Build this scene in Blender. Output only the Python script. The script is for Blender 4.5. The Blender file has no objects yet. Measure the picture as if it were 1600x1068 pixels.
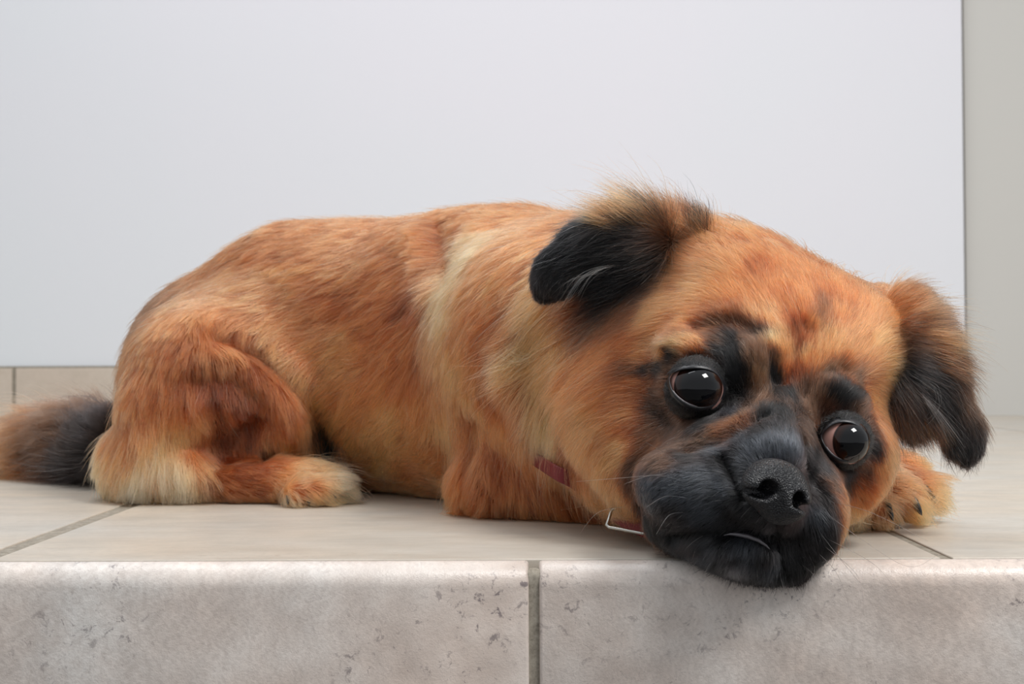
import bpy, math, random
import numpy as np
from mathutils import Vector, Matrix
from mathutils.bvhtree import BVHTree
from mathutils.kdtree import KDTree

rng = np.random.default_rng(7)
random.seed(7)
scene = bpy.context.scene
COL = scene.collection

# ------------------------------------------------------------------ camera
D, FPX, HCAM = 0.50, 1859.0, 0.0829          # distance to step edge, focal length in px, height above the tiles
VPX, VPY, ROLL = 816.0, 565.0, math.radians(0.25)
CAM = np.array([0.0, -D, HCAM])


def cam_axes():
    yaw = math.atan((VPX - 800) / FPX)
    pitch = math.atan((VPY - 534) / FPX)
    f = np.array([-math.sin(yaw) * math.cos(pitch), math.cos(yaw) * math.cos(pitch), math.sin(pitch)])
    r = np.cross(f, [0, 0, 1.0]); r /= np.linalg.norm(r)
    u = np.cross(r, f)
    return r * math.cos(ROLL) - u * math.sin(ROLL), u * math.cos(ROLL) + r * math.sin(ROLL), f


CR, CU, CF = cam_axes()


def ray(px, py):
    d = CF * FPX + (px - 800) * CR - (py - 534) * CU
    return d / np.linalg.norm(d)


def P(px, py, Y):
    d = ray(px, py)
    return CAM + d * ((Y + D) / d[1])


def S(Y):                                    # metres covered by one photo pixel at depth Y
    return (Y + D) / FPX


cam = bpy.data.cameras.new('camera')
cam_ob = bpy.data.objects.new('camera', cam)
COL.objects.link(cam_ob)
M = Matrix.Identity(4)
for i in range(3):
    M[i][0], M[i][1], M[i][2], M[i][3] = CR[i], CU[i], -CF[i], CAM[i]
cam_ob.matrix_world = M
cam.sensor_width = 36
cam.lens = FPX / 1600 * 36
cam.clip_start = 0.01
cam.dof.use_dof = True
cam.dof.focus_distance = 0.515
cam.dof.aperture_fstop = 20
scene.camera = cam_ob

# ------------------------------------------------------------------ light
world = bpy.data.worlds.new('world')
scene.world = world
world.use_nodes = True
wn, wl = world.node_tree.nodes, world.node_tree.links
bg = wn['Background']
wtc = wn.new('ShaderNodeTexCoord')
wsp = wn.new('ShaderNodeSeparateXYZ')
wl.new(wtc.outputs['Generated'], wsp.inputs[0])
wmr = wn.new('ShaderNodeMapRange')                # a room that is bright overhead and dim at eye level
wmr.interpolation_type = 'SMOOTHSTEP'
wmr.inputs['From Min'].default_value = 0.05
wmr.inputs['From Max'].default_value = 0.95
wmr.inputs['To Min'].default_value = 0.56
wmr.inputs['To Max'].default_value = 0.85
wdt_ = wn.new('ShaderNodeVectorMath')
wdt_.operation = 'DOT_PRODUCT'                     # brightest up and behind the dog, dim on the photographer's side
wl.new(wtc.outputs['Generated'], wdt_.inputs[0])
wdt_.inputs[1].default_value = (0.0, 0.42, 0.91)
wl.new(wdt_.outputs['Value'], wmr.inputs[0])
wl.new(wmr.outputs[0], bg.inputs[1])
bg.inputs[0].default_value = (0.93, 0.96, 1.0, 1)


def area(name, loc, target, sx, sy, power, color):
    l = bpy.data.lights.new(name, 'AREA')
    l.shape = 'RECTANGLE'
    l.size, l.size_y, l.energy, l.color = sx, sy, power, color
    o = bpy.data.objects.new(name, l)
    o.location = loc
    o.rotation_euler = (Vector(target) - Vector(loc)).to_track_quat('-Z', 'Y').to_euler()
    COL.objects.link(o)
    return o


area('window_light', (0.74, -0.52, 1.18), (0.05, 0.1, 0.05), 0.5, 0.4, 17, (1.0, 0.985, 0.965))
area('ceiling_light', (-0.5, 0.35, 1.9), (-0.1, 0.3, 0.05), 1.1, 0.8, 13, (0.96, 0.98, 1.0))
scene.view_settings.view_transform = 'Standard'
scene.view_settings.look = 'None'
scene.view_settings.gamma = 1
scene.view_settings.exposure = 0.0
scene.view_settings.use_curve_mapping = False
scene.cycles.use_denoising = True


# ------------------------------------------------------------------ materials
def lin(c):
    c = np.array(c, float) / 255
    return np.where(c <= 0.04045, c / 12.92, ((c + 0.055) / 1.055) ** 2.4)


def lin4(c):
    return tuple(lin(c)) + (1,)


def mat(name, color=(128, 128, 128), rough=0.5, spec=0.5):
    m = bpy.data.materials.new(name)
    m.use_nodes = True
    b = m.node_tree.nodes['Principled BSDF']
    b.inputs['Base Color'].default_value = lin4(color)
    b.inputs['Roughness'].default_value = rough
    b.inputs['Specular IOR Level'].default_value = spec
    return m, m.node_tree.nodes, m.node_tree.links, b


def ramp(nt, stops, fac=None, links=None):
    n = nt.new('ShaderNodeValToRGB')
    e = n.color_ramp.elements
    while len(e) < len(stops):
        e.new(0.5)
    for k, (p, c) in enumerate(stops):
        e[k].position = p
        e[k].color = lin4(c) if len(c) == 3 else c
    if fac is not None:
        links.new(fac, n.inputs[0])
    return n


def noise(nt, lk, scale, detail=6, rough=0.6, vec=None, dist=0.0):
    n = nt.new('ShaderNodeTexNoise')
    n.inputs['Scale'].default_value = scale
    n.inputs['Detail'].default_value = detail
    n.inputs['Roughness'].default_value = rough
    n.inputs['Distortion'].default_value = dist
    if vec is not None:
        lk.new(vec, n.inputs['Vector'])
    return n


def mixc(nt, lk, fac, a, b, mode='MIX'):
    n = nt.new('ShaderNodeMix')
    n.data_type = 'RGBA'
    n.blend_type = mode
    for s, v in ((n.inputs[0], fac), (n.inputs[6], a), (n.inputs[7], b)):
        if hasattr(v, 'links'):
            lk.new(v, s)
        elif isinstance(v, (int, float)):
            s.default_value = v
        else:
            s.default_value = lin4(v)
    return n.outputs[2]


def stone(name, base, dark, warm, speck, rough, bump=0.25, streak=(1, 1, 1), speck_amt=0.5):
    m, nt, lk, b = mat(name, base, rough)
    tc = nt.new('ShaderNodeTexCoord')
    mp = nt.new('ShaderNodeMapping')
    mp.inputs['Scale'].default_value = streak
    lk.new(tc.outputs['Object'], mp.inputs[0])
    v = mp.outputs[0]
    n1 = noise(nt, lk, 9, 5, 0.6, v)
    n2 = noise(nt, lk, 38, 8, 0.7, v)
    n3 = noise(nt, lk, 300, 4, 0.8, v)
    n4 = noise(nt, lk, 210, 6, 0.75, v, 0.6)
    n5 = noise(nt, lk, 14, 3, 0.5, v)
    c = mixc(nt, lk, ramp(nt, [(0.35, (0, 0, 0)), (0.68, (255, 255, 255))], n1.outputs[0], lk).outputs[0], base, warm)
    c = mixc(nt, lk, ramp(nt, [(0.40, (0, 0, 0)), (0.68, (210, 210, 210))], n2.outputs[0], lk).outputs[0], c, dark)
    c = mixc(nt, lk, ramp(nt, [(0.36, (150, 150, 150)), (0.56, (0, 0, 0))], n3.outputs[0], lk).outputs[0], c, dark)
    mul = nt.new('ShaderNodeMath'); mul.operation = 'MULTIPLY'
    lk.new(ramp(nt, [(0.57, (0, 0, 0)), (0.63, (255, 255, 255))], n4.outputs[0], lk).outputs[0], mul.inputs[0])
    lk.new(ramp(nt, [(0.46, (0, 0, 0)), (0.64, (255, 255, 255))], n5.outputs[0], lk).outputs[0], mul.inputs[1])
    m2 = nt.new('ShaderNodeMath'); m2.operation = 'MULTIPLY'; m2.inputs[1].default_value = speck_amt
    lk.new(mul.outputs[0], m2.inputs[0])
    c = mixc(nt, lk, m2.outputs[0], c, speck)
    lk.new(c, b.inputs['Base Color'])
    bp = nt.new('ShaderNodeBump')
    bp.inputs['Strength'].default_value = bump
    bp.inputs['Distance'].default_value = 0.0006
    lk.new(n3.outputs[0], bp.inputs['Height'])
    lk.new(bp.outputs[0], b.inputs['Normal'])
    return m


M_floor = stone('floor_tile', (194, 189, 180), (166, 158, 146), (200, 186, 168), (140, 124, 108), 0.42, 0.12, (0.55, 1.6, 1), 0.35)
M_front = stone('step_tile', (226, 222, 217), (172, 160, 152), (226, 206, 192), (104, 94, 98), 0.33, 0.5, (1, 1, 1), 0.8)
M_base = stone('baseboard_tile', (205, 190, 175), (192, 178, 162), (208, 196, 182), (170, 156, 140), 0.5, 0.1, (1, 1, 1), 0.2)
M_grout, nt, lk, b = mat('grout', (150, 142, 130), 0.95)
tc = nt.new('ShaderNodeTexCoord')
n = noise(nt, lk, 260, 6, 0.8, tc.outputs['Object'])
lk.new(ramp(nt, [(0.3, (112, 104, 92)), (0.7, (172, 164, 150))], n.outputs[0], lk).outputs[0], b.inputs['Base Color'])
M_wall, nt, lk, b = mat('white_wall_paint', (232, 233, 236), 0.65, 0.3)
tc = nt.new('ShaderNodeTexCoord')
n = noise(nt, lk, 1.2, 2, 0.5, tc.outputs['Object'])
lk.new(ramp(nt, [(0.35, (226, 230, 234)), (0.65, (230, 229, 235))], n.outputs[0], lk).outputs[0], b.inputs['Base Color'])
M_grey, _, _, _ = mat('grey_wall_paint', (203, 201, 196), 0.8, 0.2)
M_lower, _, _, _ = mat('dark_lower_floor', (78, 76, 74), 0.6)
M_seal, _, _, _ = mat('dark_joint', (120, 116, 112), 0.8)


# ------------------------------------------------------------------ object helpers
def link(name, me, parent=None):
    o = bpy.data.objects.new(name, me)
    COL.objects.link(o)
    if parent is not None:
        o.parent = parent
    return o


def mesh(name, verts, faces, material, parent=None, smooth=True):
    me = bpy.data.meshes.new(name)
    me.from_pydata([tuple(v) for v in verts], [], [tuple(f) for f in faces])
    for m in (material if isinstance(material, (list, tuple)) else [material]):
        me.materials.append(m)
    if smooth:
        me.polygons.foreach_set('use_smooth', [True] * len(me.polygons))
    me.update()
    return link(name, me, parent)


def structure(o):
    o['kind'] = 'structure'
    return o


# --- boxes with rounded edges, collected in one mesh
def rbox(V, F, MI, lo, hi, r=0.001, mi=0):
    """box with a small chamfer on every edge of its top and its vertical corners"""
    import bmesh
    bm = bmesh.new()
    bmesh.ops.create_cube(bm, size=1)
    for v in bm.verts:
        v.co = Vector([lo[k] + (hi[k] - lo[k]) * (v.co[k] + 0.5) for k in range(3)])
    if r > 0:
        bmesh.ops.bevel(bm, geom=list(bm.edges), offset=r, segments=3, affect='EDGES', profile=0.5)
    o = len(V)
    bm.verts.index_update()
    V += [tuple(v.co) for v in bm.verts]
    for f in bm.faces:
        F.append([o + v.index for v in f.verts]); MI.append(mi)
    bm.free()


# ------------------------------------------------------------------ setting
XL = P(-37, 877, 0.0)[0]
XR = P(1482, 871, 0.0)[0]
G = 0.0024
YB = 2.54 * D                                   # plane of the back wall
XC = P(1508, 500, YB)[0]                        # where the white wall ends
V, F, MI = [], [], []
xs = [XL - 0.4 * 7, XL - 0.4 * 6, XL - 0.4 * 5, XL - 0.4 * 4, XL - 0.4 * 3, XL - 0.4 * 2, XL - 0.4, XL, XR, XR + 0.4, XR + 0.8, XR + 1.2, XR + 1.6]
for a, c in zip(xs[:-1], xs[1:]):
    ga, gc = (0.0048 if abs(a - XL) < 1e-6 else G), (0.0048 if abs(c - XL) < 1e-6 else G)
    rbox(V, F, MI, (a + ga, 0.0022, -0.009), (c - gc, YB + 0.05, 0.0), 0.0007)
rbox(V, F, MI, (xs[0], 0.0030, -0.17), (xs[-1], YB + 0.05, -0.0008), 0, 1)
rbox(V, F, MI, (xs[0], -2.2, -0.19), (xs[-1], 0.0, -0.17), 0, 2)
fl = structure(mesh('floor', V, F, [M_floor, M_grout, M_lower], smooth=False))
fl.data.polygons.foreach_set('material_index', MI)

# rounded step-edge tiles
XJ = P(834.5, 960, -0.009)[0]
V, F, MI = [], [], []
GJ = 0.0022


def bullnose(x0, x1, mi):
    prof = [(0.0004, -0.165), (0.0004, -0.0014), (-0.0002, -0.0002)]
    R = 0.0095
    for k in range(0, 13):
        t = math.radians(90 * k / 12)
        prof.append((-0.001 - R * math.sin(t), -0.0001 - R + R * math.cos(t)))
    prof += [(-0.001 - R, -0.05), (-0.001 - R, -0.165)]
    # ends rounded by two inset sections
    secs = [(x0, 0.0012), (x0 + 0.0005, 0.0004), (x0 + 0.0015, 0), (x1 - 0.0015, 0), (x1 - 0.0005, 0.0004), (x1, 0.0012)]
    o = len(V)
    n = len(prof)
    for x, ins in secs:
        for (y, z) in prof:
            yy = y + (ins if y < -0.0005 else 0)
            zz = z - (ins if (y < 0.0 and z > -0.02) else 0)
            V.append((x, yy, zz))
    for s in range(len(secs) - 1):
        for k in range(n - 1):
            F.append([o + s * n + k, o + s * n + k + 1, o + (s + 1) * n + k + 1, o + (s + 1) * n + k]); MI.append(mi)
    F.append([o + k for k in range(n)][::-1]); MI.append(mi)
    F.append([o + (len(secs) - 1) * n + k for k in range(n)]); MI.append(mi)


for k in range(-7, 6):
    bullnose(XJ + 0.4 * k + GJ, XJ + 0.4 * (k + 1) - GJ, 0)
rbox(V, F, MI, (XJ - 2.7, -0.0085, -0.165), (XJ + 2.3, 0.0011, -0.0030), 0.003, 1)
tr = structure(mesh('trim_1', V, F, [M_front, M_grout]))
tr.data.polygons.foreach_set('material_index', MI)
tr.data.polygons.foreach_set('use_smooth', [len(p.vertices) == 4 for p in tr.data.polygons])

V, F, MI = [], [], []
rbox(V, F, MI, (-3.0, YB, -0.01), (XC, YB + 0.1, 2.4), 0.0015)
structure(mesh('wall_back', V, F, M_wall, smooth=False))
V, F, MI = [], [], []
rbox(V, F, MI, (XC + 0.0035, YB + 0.012, -0.01), (XC + 1.6, YB + 0.1, 2.4), 0.0015)
structure(mesh('wall_right', V, F, M_grey, smooth=False))
V, F, MI = [], [], []
rbox(V, F, MI, (XC - 0.0005, YB + 0.006, -0.01), (XC + 0.0045, YB + 0.09, 2.4), 0)
structure(mesh('trim_2', V, F, M_seal, smooth=False))
V, F, MI = [], [], []
XBJ = P(25, 600, YB)[0]
XE = P(1385, 600, YB)[0]
hb = 0.0775 - 0.001
for k in range(-6, 4):
    a, c = XBJ + 0.4 * k + 0.0028, XBJ + 0.4 * (k + 1) - 0.0028
    if a < XE:
        rbox(V, F, MI, (a, YB - 0.008, 0.003), (min(c, XE), YB, hb), 0.001)
rbox(V, F, MI, (-3.0, YB - 0.0055, 0.0), (XE, YB, hb + 0.003), 0, 1)
bb = structure(mesh('baseboard_back', V, F, [M_base, M_grout], smooth=False))
bb.data.polygons.foreach_set('material_index', MI)

# ------------------------------------------------------------------ implicit surfaces
hf = np.array([0.25, -0.96, -0.08]); hf /= np.linalg.norm(hf)
hu = np.array([0.342, 0.0, 0.94]); hu -= hf * hu.dot(hf); hu /= np.linalg.norm(hu)
hr = np.cross(hu, hf)
HEAD = np.array([hr, hu, hf])
WORLD = np.array([[1.0, 0, 0], [0, 0, 1.0], [0, -1.0, 0]])   # right, up, towards the viewer


def rot2(deg, tilt=0.0):
    """axes turned clockwise in view by deg, then yawed by tilt"""
    a, t = math.radians(deg), math.radians(tilt)
    r = np.array([math.cos(a), 0, -math.sin(a)])
    u = np.array([math.sin(a), 0, math.cos(a)])
    f = np.cross(r, u)
    r2 = r * math.cos(t) - f * math.sin(t)
    f2 = np.cross(r2, u)
    return np.array([r2, u, f2])


class Ell:
    def __init__(s, px, py, Y, rr, ru, rf, ax=WORLD, k=0.008, sub=False):
        s.c = P(px, py, Y); q = S(Y)
        s.r = np.array([rr, ru, rf]) * q
        s.ax, s.k, s.sub = ax, k, sub
        m = np.abs(ax).T @ s.r
        s.lo, s.hi = s.c - m, s.c + m

    def d(s, p):
        q = (p - s.c) @ s.ax.T
        k0 = np.linalg.norm(q / s.r, axis=-1)
        k1 = np.linalg.norm(q / s.r ** 2, axis=-1) + 1e-9
        return k0 * (k0 - 1) / k1


class Cap:
    """tapered capsule, optionally squashed in depth"""
    def __init__(s, a, b, k=0.008, sq=1.0, sub=False):
        s.a, s.b = P(*a[:3]), P(*b[:3])
        s.ra, s.rb = a[3] * S(a[2]), b[3] * S(b[2])
        s.k, s.sq, s.sub = k, sq, sub
        m = max(s.ra, s.rb)
        s.lo, s.hi = np.minimum(s.a, s.b) - m, np.maximum(s.a, s.b) + m

    def d(s, p):
        w = np.array([1, 1 / s.sq, 1])
        # the squash is about the axis of the capsule, not about the origin
        ba = s.b - s.a
        pa = p - s.a
        t = np.clip((pa @ ba) / ba.dot(ba), 0, 1)
        q = (pa - t[..., None] * ba) * w
        return np.linalg.norm(q, axis=-1) - (s.ra + (s.rb - s.ra) * t)


def surface_nets(arr, lo, h):
    ins = arr < 0
    nx, ny, nz = arr.shape
    cnt = np.zeros((nx - 1, ny - 1, nz - 1), np.uint8)
    sl = lambda o, n: slice(o, n - 1 + o)
    for i in (0, 1):
        for j in (0, 1):
            for k in (0, 1):
                cnt += ins[sl(i, nx), sl(j, ny), sl(k, nz)]
    act = (cnt > 0) & (cnt < 8)
    cells = np.argwhere(act)
    idx = np.full(act.shape, -1, np.int32)
    idx[act] = np.arange(len(cells))
    corner = {}
    for i in (0, 1):
        for j in (0, 1):
            for k in (0, 1):
                corner[i, j, k] = arr[cells[:, 0] + i, cells[:, 1] + j, cells[:, 2] + k]
    acc = np.zeros((len(cells), 3)); num = np.zeros(len(cells))
    for a in corner:
        for ax in range(3):
            if a[ax] == 0:
                c = list(a); c[ax] = 1; c = tuple(c)
                va, vb = corner[a], corner[c]
                m = (va < 0) != (vb < 0)
                t = np.where(m, va / np.where(m, va - vb, 1), 0)
                p = np.array(a, float)[None].repeat(len(cells), 0)
                p[:, ax] += t
                acc += p * m[:, None]; num += m
    verts = (cells + acc / num[:, None]) * h + lo
    faces = []
    for ax in range(3):
        o = [1 if k != ax else 0 for k in range(3)]
        A = ins[tuple(slice(o[k], n - 1 if k != ax else n - 1) for k, n in enumerate(arr.shape))]
        B = ins[tuple(slice(o[k], n - 1) if k != ax else slice(1, n) for k, n in enumerate(arr.shape))]
        for s_, (X_, Y_) in ((1, (A, B)), (0, (B, A))):
            e = np.argwhere(X_ & ~Y_)
            if not len(e):
                continue
            b1, b2 = [k for k in range(3) if k != ax]
            e = e + np.array(o)
            def cell(d1, d2):
                q = e.copy(); q[:, b1] -= d1; q[:, b2] -= d2
                return idx[q[:, 0], q[:, 1], q[:, 2]]
            quad = np.stack([cell(0, 0), cell(1, 0), cell(1, 1), cell(0, 1)], 1)
            flip = (s_ == 1) ^ (ax == 1)
            faces.append(quad if flip else quad[:, ::-1])
    return verts, np.concatenate(faces)


def step_cut(p):
    """distance outside the step solid, negative inside it"""
    return np.maximum(p[..., 2] - 0.0004, -(p[..., 1] + 0.0095))


def implicit(prims, h, cut=True):
    lo = np.min([q.lo for q in prims if not q.sub], 0) - 3 * h
    hi = np.max([q.hi for q in prims if not q.sub], 0) + 3 * h
    n = np.ceil((hi - lo) / h).astype(int) + 1
    arr = np.full(tuple(n), 0.05, np.float32)
    ax = [lo[k] + h * np.arange(n[k]) for k in range(3)]
    for q in prims:
        m = q.k + 3 * h
        s0 = np.maximum(((q.lo - m - lo) / h).astype(int), 0)
        s1 = np.minimum(((q.hi + m - lo) / h).astype(int) + 2, n)
        if np.any(s1 <= s0):
            continue
        sl = tuple(slice(a, b) for a, b in zip(s0, s1))
        X, Y, Z = np.meshgrid(*[ax[k][sl[k]] for k in range(3)], indexing='ij')
        pts = np.stack([X, Y, Z], -1)
        d = q.d(pts).astype(np.float32)
        c = arr[sl]
        if q.sub:
            hh = np.clip(0.5 - 0.5 * (c + d) / q.k, 0, 1)
            arr[sl] = c * (1 - hh) + (-d) * hh + q.k * hh * (1 - hh)
        else:
            hh = np.maximum(q.k - np.abs(c - d), 0) / q.k
            arr[sl] = np.minimum(c, d) - hh * hh * q.k * 0.25
    if cut:
        X, Y, Z = np.meshgrid(*ax, indexing='ij', sparse=True)
        st = np.maximum(Z - 0.0004, -(Y + 0.0098))
        arr = np.maximum(arr, -st).astype(np.float32)
    arr[0], arr[-1] = 0.05, 0.05
    arr[:, 0], arr[:, -1] = 0.05, 0.05
    arr[:, :, 0], arr[:, :, -1] = 0.05, 0.05
    return surface_nets(arr, lo, h)


class Surf:
    """a meshed implicit surface that can be brushed, ray-hit and grown with fur"""
    def __init__(s, prims, h, cut=True):
        s.v, s.f = implicit(prims, h, cut)
        s.refresh()

    def refresh(s):
        s.bvh = BVHTree.FromPolygons([Vector(v) for v in s.v], [tuple(f) for f in s.f])
        v, f = s.v, s.f
        fn = np.cross(v[f[:, 2]] - v[f[:, 0]], v[f[:, 3]] - v[f[:, 1]])
        s.area = np.linalg.norm(fn, axis=1) / 2
        n = np.zeros_like(v)
        for k in range(4):
            np.add.at(n, f[:, k], fn)
        s.n = n / (np.linalg.norm(n, axis=1)[:, None] + 1e-12)

    def hit(s, px, py):
        h = s.bvh.ray_cast(Vector(CAM), Vector(ray(px, py)))
        return None if h[0] is None else np.array(h[0])

    def smooth(s, it=2, lam=0.5):
        f = s.f
        e = np.concatenate([f[:, [0, 1]], f[:, [1, 2]], f[:, [2, 3]], f[:, [3, 0]]])
        for _ in range(it):
            acc = np.zeros_like(s.v); c = np.zeros(len(s.v))
            np.add.at(acc, e[:, 0], s.v[e[:, 1]]); np.add.at(c, e[:, 0], 1)
            np.add.at(acc, e[:, 1], s.v[e[:, 0]]); np.add.at(c, e[:, 1], 1)
            s.v += lam * (acc / np.maximum(c, 1)[:, None] - s.v)
        s.refresh()

    def brush(s, path, width, height):
        """raise (+) or press in (-) the surface along a path of photo pixels; sizes in mm"""
        pts = [s.hit(*p) for p in path]
        pts = [p for p in pts if p is not None]
        if not pts:
            return
        if len(pts) == 1:
            pts = pts * 2
        w, hgt = width / 1000, height / 1000
        lo, hi = np.min(pts, 0) - 3 * w, np.max(pts, 0) + 3 * w
        sel = np.where(np.all((s.v > lo) & (s.v < hi), 1))[0]
        q = s.v[sel]
        best = np.full(len(q), 1e9)
        for a, b in zip(pts[:-1], pts[1:]):
            ba = b - a
            t = np.clip(((q - a) @ ba) / (ba.dot(ba) + 1e-12), 0, 1)
            best = np.minimum(best, np.linalg.norm(q - a - t[:, None] * ba, axis=1))
        s.v[sel] += s.n[sel] * (hgt * np.exp(-(best / w) ** 2))[:, None]

    def obj(s, name, material, parent):
        me = bpy.data.meshes.new(name)
        nv, nf = len(s.v), len(s.f)
        me.vertices.add(nv); me.vertices.foreach_set('co', s.v.astype(np.float32).ravel())
        me.loops.add(nf * 4); me.loops.foreach_set('vertex_index', s.f.astype(np.int32).ravel())
        me.polygons.add(nf)
        me.polygons.foreach_set('loop_start', np.arange(nf, dtype=np.int32) * 4)
        me.polygons.foreach_set('use_smooth', np.ones(nf, bool))
        me.update(calc_edges=True)
        me.materials.append(material)
        return link(name, me, parent)


# ------------------------------------------------------------------ coat control fields
PAL = {
    'O': (193, 103, 57), 'o': (205, 120, 73), 'D': (164, 82, 42), 'd': (124, 58, 30), 'C': (242, 162, 104),
    'c': (222, 134, 80), 'W': (255, 200, 150), 'B': (62, 40, 28), 'b': (110, 63, 38), 'K': (9, 9, 10),
    'k': (23, 20, 20), 'G': (44, 47, 52), 'g': (84, 84, 88), 'T': (140, 100, 72), 't': (86, 60, 44),
}


class Field:
    """colour / flow / length controls pinned to the surface"""
    def __init__(s, surf, rows, sharp):
        P_, V_ = [], []
        for r in rows:
            h = surf.hit(r[0], r[1])
            if h is not None:
                P_.append(h); V_.append(r[2:])
        s.p = np.array(P_); s.v = V_; s.sharp = sharp

    def weights(s, q):
        out = np.empty((len(q), len(s.p)), np.float32)
        for i in range(0, len(q), 20000):
            d2 = ((q[i:i + 20000, None, :] - s.p[None]) ** 2).sum(-1)
            m = d2.min(1, keepdims=True)
            w = (1.0 / (d2 + 1e-7 + 0.04 * m)) ** s.sharp
            out[i:i + 20000] = w / w.sum(1, keepdims=True)
        return out


def flow_vec(dx, dy):
    v = CR * dx - CU * dy
    return v / np.linalg.norm(v)


def color_at(field, q):
    cols = np.array([lin(PAL[v[0]]) if isinstance(v[0], str) else lin(v[0]) for v in field.v])
    return field.weights(q) @ cols


class HairSet:
    pass


def lattice_noise(q, scale, seed):
    """smooth value noise in 3D, about -1..1"""
    r = np.random.default_rng(seed)
    tab = r.uniform(-1, 1, 4096)
    p = q / scale + 100
    i = np.floor(p).astype(int); f = p - i
    f = f * f * (3 - 2 * f)
    out = 0
    for a in (0, 1):
        for b_ in (0, 1):
            for c in (0, 1):
                hsh = ((i[:, 0] + a) * 73856093 ^ (i[:, 1] + b_) * 19349663 ^ (i[:, 2] + c) * 83492791) & 4095
                w = (f[:, 0] if a else 1 - f[:, 0]) * (f[:, 1] if b_ else 1 - f[:, 1]) * (f[:, 2] if c else 1 - f[:, 2])
                out = out + w * tab[hsh]
    return out


def grow(name, surf, count, cfield, ffield, parent, material, clump=0.35, clump_n=30, npts=6, radius=0.085,
         length_var=0.3, stray=0.06, keep=None, grav=0.15, var=0.22, mask=None, back_density=0.35, jitter=0.16, light_tip=0.0, mingle=2.0, frost=0.06):
    """ffield rows: (px, py, dx, dy, length mm, lift 0..1)"""
    v, f = surf.v, surf.f
    w = surf.area.copy()
    cen = v[f].mean(1)
    fn = surf.n[f].mean(1)
    w *= np.where(fn[:, 1] > 0.25, back_density, 1.0)
    w *= np.where((cen[:, 2] < 0.0012) & (cen[:, 1] > -0.009), 0.0, 1.0)
    if mask is not None:
        w *= mask(cen)
    w /= w.sum()
    fi = rng.choice(len(f), size=count, p=w)
    a, b_ = rng.random(count), rng.random(count)
    A, B, C_, E_ = (v[f[fi, k]] for k in range(4))
    root = (A * ((1 - a) * (1 - b_))[:, None] + B * (a * (1 - b_))[:, None] + C_ * (a * b_)[:, None] + E_ * ((1 - a) * b_)[:, None])
    nA, nB, nC, nE = (surf.n[f[fi, k]] for k in range(4))
    nor = nA * ((1 - a) * (1 - b_))[:, None] + nB * (a * (1 - b_))[:, None] + nC * (a * b_)[:, None] + nE * ((1 - a) * b_)[:, None]
    nor /= np.linalg.norm(nor, axis=1)[:, None]
    W = ffield.weights(root)
    fl = W @ np.array([flow_vec(r[0], r[1]) for r in ffield.v])
    ln = (W @ np.array([r[2] for r in ffield.v])) / 1000
    lift = W @ np.array([r[3] for r in ffield.v])
    fl = fl - nor * (fl * nor).sum(1)[:, None] * 0.92
    fl += rng.normal(0, jitter, fl.shape)
    # slow waviness of the coat
    for k in range(3):
        fl[:, k] += 0.16 * lattice_noise(root, 0.012, 11 + k)
    fl -= nor * (fl * nor).sum(1)[:, None] * 0.9
    fl /= np.linalg.norm(fl, axis=1)[:, None] + 1e-9
    L = ln * (1 + length_var * (rng.random(count) - 0.6))
    st = rng.random(count) < stray
    L = np.where(st, L * 1.35, L)
    lift = np.clip(lift * (1 + 0.5 * rng.normal(0, 0.5, count)), 0.04, 1.2)
    lift = np.where(st, lift * 1.5 + 0.05, lift)
    t = np.linspace(0, 1, npts)
    side = np.cross(nor, fl)
    curl = rng.normal(0, 0.10, count)
    pts = np.empty((count, npts, 3))
    g = np.array([0, 0, -1.0])
    for k, tk in enumerate(t):
        # starts out along the skin normal, then lies down along the flow
        up = lift * (tk - 0.55 * tk * tk) * 1.2
        pts[:, k] = root + L[:, None] * (fl * tk + nor * up[:, None] + side * (curl * tk * tk)[:, None] + g * grav * lift[:, None] * tk * tk)
    # clumping towards guide hairs
    ng = max(10, count // clump_n)
    gi = rng.choice(count, ng, replace=False)
    kd = KDTree(ng)
    for j, i in enumerate(gi):
        kd.insert(root[i], j)
    kd.balance()
    own = np.array([kd.find(p)[1] for p in root])
    G_ = gi[own]
    amt = clump * (0.4 + 0.9 * rng.random(count))
    amt = np.where(st, 0.0, amt)
    for k, tk in enumerate(t):
        pull = (amt * tk ** 1.4)[:, None]
        tgt = pts[G_, k] - root[G_] * 1.0 + root[G_]
        pts[:, k] = pts[:, k] * (1 - pull) + tgt * pull
    # keep hair out of the step
    fl_mask = pts[..., 1] > -0.0105
    pts[..., 2] = np.where(fl_mask, np.maximum(pts[..., 2], 0.0006 + 0.0008 * rng.random(pts.shape[:2])), pts[..., 2])
    inside = (pts[..., 2] < 0.0) & (pts[..., 1] > -0.0115)
    pts[..., 1] = np.where(inside, -0.0115, pts[..., 1])
    # colour
    col = color_at(cfield, root + rng.normal(0, mingle / 1000, root.shape))
    gv = rng.normal(0, 1, ng)[own]
    vv = 1 + var * rng.normal(0, 1, count) * 0.8 + var * 1.1 * gv + 0.9 * var * lattice_noise(root, 0.007, 5) + 0.7 * var * lattice_noise(root, 0.02, 6)
    vv = np.where(rng.random(count) < 0.10, vv * 0.45, vv)      # scattered darker guard hairs
    vv = np.clip(vv, 0.25, 1.9)
    col = col * vv[:, None]
    dark_ = (col.max(1) < 0.09) & (rng.random(count) < frost)
    col = np.where(dark_[:, None], col * 2.6 + 0.012, col)
    if light_tip > 0:
        wh = rng.random(count) < light_tip
        col = np.where(wh[:, None], np.array(lin((205, 198, 190))), col)
    col = col * np.minimum(1, 0.93 / np.maximum(col.max(1, keepdims=True), 1e-6))
    col = np.clip(col, 0.003, 0.93)
    hc = bpy.data.hair_curves.new(name)
    hc.add_curves([npts] * count)
    hc.position_data.foreach_set('vector', pts.astype(np.float32).ravel())
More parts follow.
